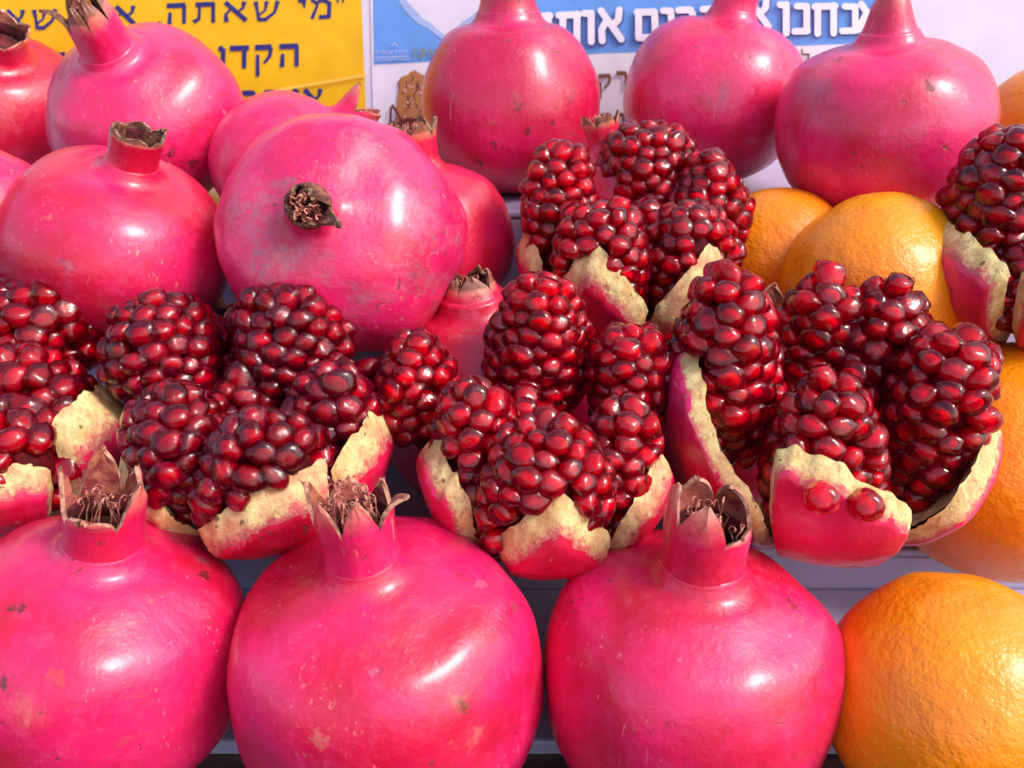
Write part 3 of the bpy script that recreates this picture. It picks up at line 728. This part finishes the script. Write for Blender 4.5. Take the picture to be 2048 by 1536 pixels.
def lobe_surface(s, a, b, L, sd=0.0):
    """s: unit directions (n,3) -> local points of a segment: uneven dome, wedge narrowing to the heart of the fruit (-Y) and to its foot"""
    z = s[:, 2]; k = np.where(z < 0, 1 + .12 * z, 1 - .19 * z * z)
    sq = 1.0 / (np.sum(np.abs(s) ** 2.4, axis=1) ** (1 / 2.4))
    w_ = 1 + .07 * np.sin(2.3 * s[:, 0] * 2 + sd * 1.7) * np.cos(2.1 * z * 2 + sd) + .06 * np.sin(3.1 * z + sd * 2.9) + .05 * np.cos(4.0 * s[:, 1] + 3.0 * z + sd * 5.1)
    p = s * sq[:, None] * w_[:, None]
    wedge = 1 + .28 * p[:, 1]
    return np.stack([p[:, 0] * a * k * wedge + .10 * a * z * math.sin(sd * 3.3), p[:, 1] * b * k, p[:, 2] * L], 1)

def split_pomegranate(label, depth, cup, petals, lobes, seed, matkey='aril', pitch=.0063, strays=()):
    """cup = (px, py, radius px) of the rind cup; petals = (azimuth, half angle, edge height, fall to the sides, slant, {options});
    lobes = (px, py, half width px, half length px, depth offset, azimuth, lean, {options})"""
    c = at(cup[0], cup[1], depth); Rf = cup[2] * depth / FPX
    root = thing('split_pomegranate', label, 'split pomegranate', c, 'pomegranates cut open like flowers')
    pitch *= .95; rgen = np.random.RandomState(seed); rnd = random.Random(seed)
    skin = skin_mat('split_skin', seed + 60, .45, .9, .3)
    P2 = []
    for (phi, U, e0, e1, e2, *op) in petals:
        op = op[0] if op else {}
        ph = R_(phi); out = Vector((math.cos(ph), math.sin(ph), 0)); X = Vector((-out.y, out.x, 0))
        sh = out * op.get('shift', .002) + Vector((0, 0, op.get('up', 0)))
        P2.append((ph, out, X, R_(U), e0, e1, e2, sh, op))
    def edge(P, u): return P[4] - P[5] * abs(u) / P[3] + P[6] * u / P[3] - .10 * (abs(u) / P[3]) ** 7
    allar = []; SEG = []
    for li, lb in enumerate(lobes):
        (lx, ly, wpx, lpx, dd, phi, lean) = lb[:7]; opt = lb[7] if len(lb) > 7 else {}
        dep = depth + dd; lc = at(lx, ly, dep)
        a = wpx * dep / FPX * .97
        ph = R_(phi); out = Vector((math.cos(ph), math.sin(ph), 0))
        ax = (Vector((0, 0, 1)) * math.cos(R_(lean)) + out * math.sin(R_(lean))).normalized()
        if 'roll' in opt: ax = Matrix.Rotation(R_(opt['roll']), 3, Vector((0, 1, 0))) @ ax
        Y = (out - ax * out.dot(ax)).normalized(); X = Y.cross(ax).normalized()
        rot = Matrix((X, Y, ax)).transposed()
        view = (CAM - lc).normalized(); sinv = math.sqrt(max(.15, 1 - ax.dot(view) ** 2))
        L = lpx * dep / FPX / sinv; b = opt.get('b', a * .85)
        a -= pitch * .42; L -= pitch * .42; b -= pitch * .3
        V = lobe_surface(IV, a - .0012, b - .0012, L - .0012, seed + li)
        V = V * (1 + np.array([[noise.noise(Vector(p) * 90) * .06] for p in V]))
        seg = link('segment', mesh_from('segment', V, IF), root, [M['core']])
        seg.location = lc - c; seg.rotation_euler = rot.to_euler(); SEG.append((seg, rot, lc))
        n = int(1.6 * (4 * math.pi * ((a * b) ** 1.6 / 3 + (a * L) ** 1.6 / 3 + (b * L) ** 1.6 / 3) ** (1 / 1.6)) / (pitch ** 2))
        cand = rgen.normal(size=(n * 12, 3)); cand /= np.linalg.norm(cand, axis=1)[:, None]
        Pp = lobe_surface(cand, a, b, L, seed + li); keep = []
        for i in range(len(Pp)):
            if not keep or np.min(np.sum((Pp[keep] - Pp[i]) ** 2, 1)) > (pitch * .84) ** 2: keep.append(i)
        s_ = cand[keep]
        for it in range(16):
            Pp = lobe_surface(s_, a, b, L, seed + li)
            D = Pp[:, None, :] - Pp[None, :, :]; dist = np.sqrt((D ** 2).sum(2)) + 1e-9
            f = np.clip(pitch * 1.10 - dist, 0, None); np.fill_diagonal(f, 0)
            mv = (D / dist[:, :, None] * f[:, :, None]).sum(1) * .30
            s_ = s_ + mv / np.array([a, b, L]); s_ /= np.linalg.norm(s_, axis=1)[:, None]
        Pp = lobe_surface(s_, a, b, L, seed + li)
        for i in range(len(Pp)):
            if s_[i][2] < -.93: continue
            nrm = Vector((Pp[i][0] / a**2, Pp[i][1] / b**2, Pp[i][2] / L**2)).normalized()
            nrm = (nrm + Vector((rnd.gauss(0, .10), rnd.gauss(0, .10), .10 + rnd.gauss(0, .10)))).normalized()
            pos = Vector(Pp[i]) + nrm * rnd.gauss(0, pitch * .06)
            wn = rot @ nrm; wp = lc + rot @ pos
            rel = wp - c; hid = False
            for P in P2:
                r_ = rel - P[7]; rr = r_.length
                u = math.atan2(r_.dot(P[2]), r_.dot(P[1]))
                if abs(u) < P[3] + .04 and r_.z / max(rr, 1e-6) < edge(P, max(-P[3], min(P[3], u))) + .02 and rr > Rf * .80: hid = True
            if hid: continue
            up = Vector((0, 0, 1)); T = up.cross(nrm)
            if T.length < .2: T = Vector((1, 0, 0)) - nrm * nrm.x
            T.normalize(); B = nrm.cross(T)
            q = Matrix((T, B, nrm)).transposed().to_quaternion() @ Matrix.Rotation(rnd.gauss(0, .25), 3, 'Z').to_quaternion()
            vis = wn.dot((CAM - wp).normalized()) + .15 * ((wp - c).dot(Vector((0, -.6, .8))) / .04)
            sz = rnd.uniform(.86, 1.12)
            allar.append((vis, seg, pos, q, (sz * rnd.uniform(1.02, 1.22), sz * rnd.uniform(.88, .98), sz * rnd.uniform(1.0, 1.25)), rnd.randrange(len(PROTO))))
    for (sx, sy, sdep, sl) in strays:      # single arils that slipped onto the rind of their segment
        seg_, rot_, lc_ = SEG[sl]; wp = at(sx, sy, sdep); q = (rot_.transposed() @ Matrix.Rotation(R_(70), 3, 'X')).to_quaternion()
        allar.append((99, seg_, rot_.transposed() @ (wp - lc_), q, (1.0, .98, 1.05), sl % 9))
    # rind petals: patches of the cup, pith where they were cut
    for pi, P in enumerate(P2):
        U = P[3]; op = P[8]; nu, nv = 40, 44
        th = op.get('th', .14); bz = op.get('bz', .30); bu = R_(op.get('bu', 8)); qs = op.get('qs', .8)
        pts, qq = [], []
        for i in range(nv + 1):
            for j in range(nu + 1):
                u = -U + 2 * U * j / nu
                top = edge(P, u) + .07 * noise.noise(Vector((u * 3.5, seed, pi))) + .05 * noise.noise(Vector((u * 10, seed, pi)))
                z = -.985 + (top + .985) * i / nv
                q = max(0, min((top - z) / bz, (U - abs(u)) / bu, 1))
                rxy = math.sqrt(max(0, 1 - z * z)); az = u
                d_ = P[1] * (rxy * math.cos(az)) + P[2] * (rxy * math.sin(az)) + Vector((0, 0, z))
                wob = noise.noise(d_ * 22 + Vector((seed, pi, 0))) * .022 * (1 - q) + noise.noise(d_ * 6 + Vector((seed, pi, 5))) * .035 * (1 - q * .5) + noise.noise(d_ * 60) * .008 * (1 - q)
                rad = 1 - th * (1 - q) ** 1.1 + wob * .6
                flat = 1 - .10 * max(0, -z) ** 2
                pts.append(P[7] + Vector((d_.x, d_.y, d_.z * flat)) * Rf * rad); qq.append(q)
        fs, fp = [], []
        for i in range(nv):
            for j in range(nu):
                aa = i * (nu + 1) + j; f = (aa, aa + 1, aa + nu + 2, aa + nu + 1)
                qm = sum(qq[x] for x in f) / 4 + noise.noise(pts[aa] * 260 + Vector((3, seed, pi))) * .10
                (fs if qm > qs else fp).append(f)
        def sub(name, faces, par, mats):
            idx = sorted({i for f in faces for i in f}); mp = {x: i for i, x in enumerate(idx)}
            me = mesh_from(name, [pts[i] for i in idx], [tuple(mp[i] for i in f) for f in faces])
            attr(me, 'q', [qq[i] / qs for i in idx])
            o = link(name, me, par, mats); return o
        rind = sub('rind', fs, root, [skin])
        sub('pith', fp, rind, [M[op.get('pith', 'pith')]])
        # the pale inside of the petal
        V, F = [], []; m_ = 16
        for i in range(m_ + 1):
            for j in range(m_ + 1):
                u = -U * .97 + 1.94 * U * j / m_; top = edge(P, u) - .03; z = -.97 + (top + .97) * i / m_; rxy = math.sqrt(max(0, 1 - z * z))
                d_ = P[1] * (rxy * math.cos(u)) + P[2] * (rxy * math.sin(u)) + Vector((0, 0, z * (1 - .10 * max(0, -z) ** 2)))
                V.append(P[7] + d_ * Rf * (1 - th * 1.05 + .03 * noise.noise(d_ * 14)))
        for i in range(m_):
            for j in range(m_):
                aa = i * (m_ + 1) + j; F.append((aa, aa + m_ + 1, aa + m_ + 2, aa + 1))
        me = mesh_from('pith', V, F); attr(me, 'q', [0.2] * len(V))
        link('pith', me, rind, [M['pith_warm']])
    allar.sort(key=lambda x: -x[0])
    SZ = .79
    for (vis, seg, pos, q, sc, k) in allar[:300]:
        o = bpy.data.objects.new('aril', aril_mesh(k, matkey, round(pitch * SZ, 6))); COL.objects.link(o)
        o.parent = seg; o.location = pos; o.rotation_mode = 'QUATERNION'; o.rotation_quaternion = q; o.scale = sc
    rest = allar[300:]
    if rest:
        VV, FF, MM, TT = [], [], [], []; nb = 0
        for (vis, seg, pos, q, sc, k) in rest:
            P, tone = PROTO[k]; mt = Matrix(seg.rotation_euler.to_matrix()); R3 = np.array(q.to_matrix()) @ np.diag(sc)
            loc = (P * pitch * SZ) @ R3.T + np.array(pos)
            w_ = loc @ np.array(mt).T + np.array(seg.location)
            VV.append(w_); FF += [tuple(x + nb for x in f) for f in AF]; nb += len(P); MM += AM; TT.append(np.full(len(P), rnd.random()))
        me = mesh_from('arils', np.vstack(VV), FF); attr(me, 'tone', np.concatenate(TT))
        o = link('arils', me, root, [M[matkey], M['seed']]); me.polygons.foreach_set('material_index', MM); o['kind'] = 'stuff'
    return root, c

# middle split fruit
d = .305
rt, c = split_pomegranate('split pomegranate in the middle, six glossy seed lobes opened between the front crowns', d, (1092, 905, 248),
    [(-86, 34, .26, .60, -.04, dict(bz=.42, bu=6, qs=.82, shift=.003)), (-154, 26, .32, .20, -.10, dict(bz=.24)), (-26, 28, .22, .25, .10, dict(pith='pith_warm', bz=.32)),
     (160, 26, .0, .2, 0), (95, 26, -.1, .2, 0), (35, 26, -.05, .2, 0)],
    [(1085, 990, 116, 132, -.020, -88, 6, dict(b=.017)),
     (968, 930, 88, 152, -.008, -150, 4, dict(roll=-6, b=.016)),
     (838, 800, 82, 120, .014, 170, 8, dict(roll=8)),
     (1078, 700, 96, 142, .022, 95, 0, dict(b=.014)),
     (1248, 775, 82, 112, .018, 30, 6, {}),
     (1232, 945, 84, 142, -.008, -26, 4, dict(roll=4)),
     (1045, 870, 60, 80, .010, -90, 0, {})], 11, 'aril', pitch=.0063)
# right near split fruit
d = .315
rt, c = split_pomegranate('largest split pomegranate at right beside the oranges with a broad pink rind cup', d, (1655, 822, 305),
    [(-160, 34, .28, .15, -.42, dict(bz=.13, bu=5, th=.10, shift=.004)), (-101, 27, .10, .04, -.20, dict(bu=4, bz=.17, th=.11, qs=.85, shift=.004)), (-20, 34, .12, .15, .38, dict(bz=.26, th=.15, shift=.004)),
     (100, 30, -.1, .2, 0), (45, 24, -.1, .2, 0)],
    [(1452, 740, 114, 182, .004, -165, 4, {}),
     (1636, 712, 74, 160, .022, 100, 0, {}),
     (1760, 705, 92, 138, .016, 70, 2, {}),
     (1862, 850, 108, 184, .000, -12, 4, dict(roll=2)),
     (1640, 930, 102, 176, -.014, -88, 2, dict(b=.016)),
     (1700, 810, 50, 90, .014, -90, 0, {})], 23, 'aril', pitch=.0072, strays=[(1640, 996, .2595, 4), (1728, 1010, .2645, 4)])
# left near split fruit
d = .305
rt, c = split_pomegranate('dark split pomegranate left of centre with dull purple aged seeds behind the front crowns', d, (505, 850, 262),
    [(-75, 36, -.04, .10, .30, dict(bz=.32, qs=.86, shift=.004, pith='pith_warm')), (-150, 30, -.02, .15, -.10, dict(bz=.3)), (-8, 36, .22, .15, .0, dict(bz=.35, shift=.004)),
     (70, 30, .50, .15, 0, dict(bz=.2)), (140, 30, .1, .2, 0)],
    [(340, 710, 112, 122, .020, 150, 14, dict(roll=-10)),
     (580, 695, 122, 116, .020, 80, 4, {}),
     (372, 910, 118, 128, -.006, -150, 6, dict(roll=-4)),
     (540, 960, 128, 122, -.018, -80, 6, dict(b=.018, roll=8)),
     (665, 865, 88, 122, .002, -15, 8, dict(roll=-4)),
     (715, 760, 50, 60, .024, 30, 10, {}),
     (490, 850, 60, 90, .012, -90, 0, {})], 37, 'aril_dark', pitch=.0065)
# far left split fruit
d = .318
split_pomegranate('split pomegranate cut by the left frame edge, pale pith beside its long seed lobes', d, (0, 850, 238),
    [(0, 36, .40, .1, -.05, dict(bz=.5, th=.2)), (-75, 36, .10, .1, 0, dict(bz=.28, pith='pith_warm')), (80, 34, .2, .2, 0), (-150, 34, 0, .2, 0)],
    [(85, 660, 130, 100, .024, 120, 14, dict(roll=12)),
     (92, 815, 92, 142, .002, 10, 8, dict(roll=-38)),
     (40, 930, 100, 92, -.014, -80, 8, dict(b=.017)),
     (-90, 830, 110, 140, .010, 180, 8, {})], 41, 'aril_mid', pitch=.0074)
# far split fruit
d = .376
rt, c = split_pomegranate('split pomegranate farther back below the blue poster with five plump lobes', d, (1255, 480, 218),
    [(178, 30, .12, .1, .0, dict(bz=.3)), (-112, 32, .22, .52, -.05, dict(bz=.40, qs=.85, shift=.003)), (-50, 31, .20, .40, .10, dict(bz=.6, qs=.88, shift=.003, pith='pith_warm')),
     (20, 30, .0, .2, 0), (95, 30, 0, .2, 0)],
    [(1122, 432, 82, 138, .000, 175, 6, dict(roll=3)),
     (1288, 366, 94, 108, .020, 90, 2, {}),
     (1404, 436, 80, 120, .008, 20, 6, {}),
     (1206, 545, 88, 122, -.016, -110, 6, dict(b=.018)),
     (1368, 520, 88, 112, -.012, -55, 6, dict(b=.017)),
     (1290, 500, 60, 90, .006, -90, 0, {})], 53, 'aril', pitch=.0063)
# far right split fruit
d = .345
rt, c = split_pomegranate('split pomegranate cut by the right frame edge above the edge orange', d, (2080, 500, 212),
    [(-165, 34, .28, .1, -.1, dict(bz=.3)), (-95, 34, .16, .06, 0, dict(bz=.22)), (-20, 34, 0, .1, 0), (90, 40, 0, .1, 0)],
    [(2000, 450, 100, 170, .004, -175, 8, dict(roll=8)),
     (2060, 560, 90, 90, -.006, -95, 6, dict(b=.016)),
     (2120, 470, 90, 170, .006, 20, 6, {})], 67, 'aril_mid', pitch=.0070)
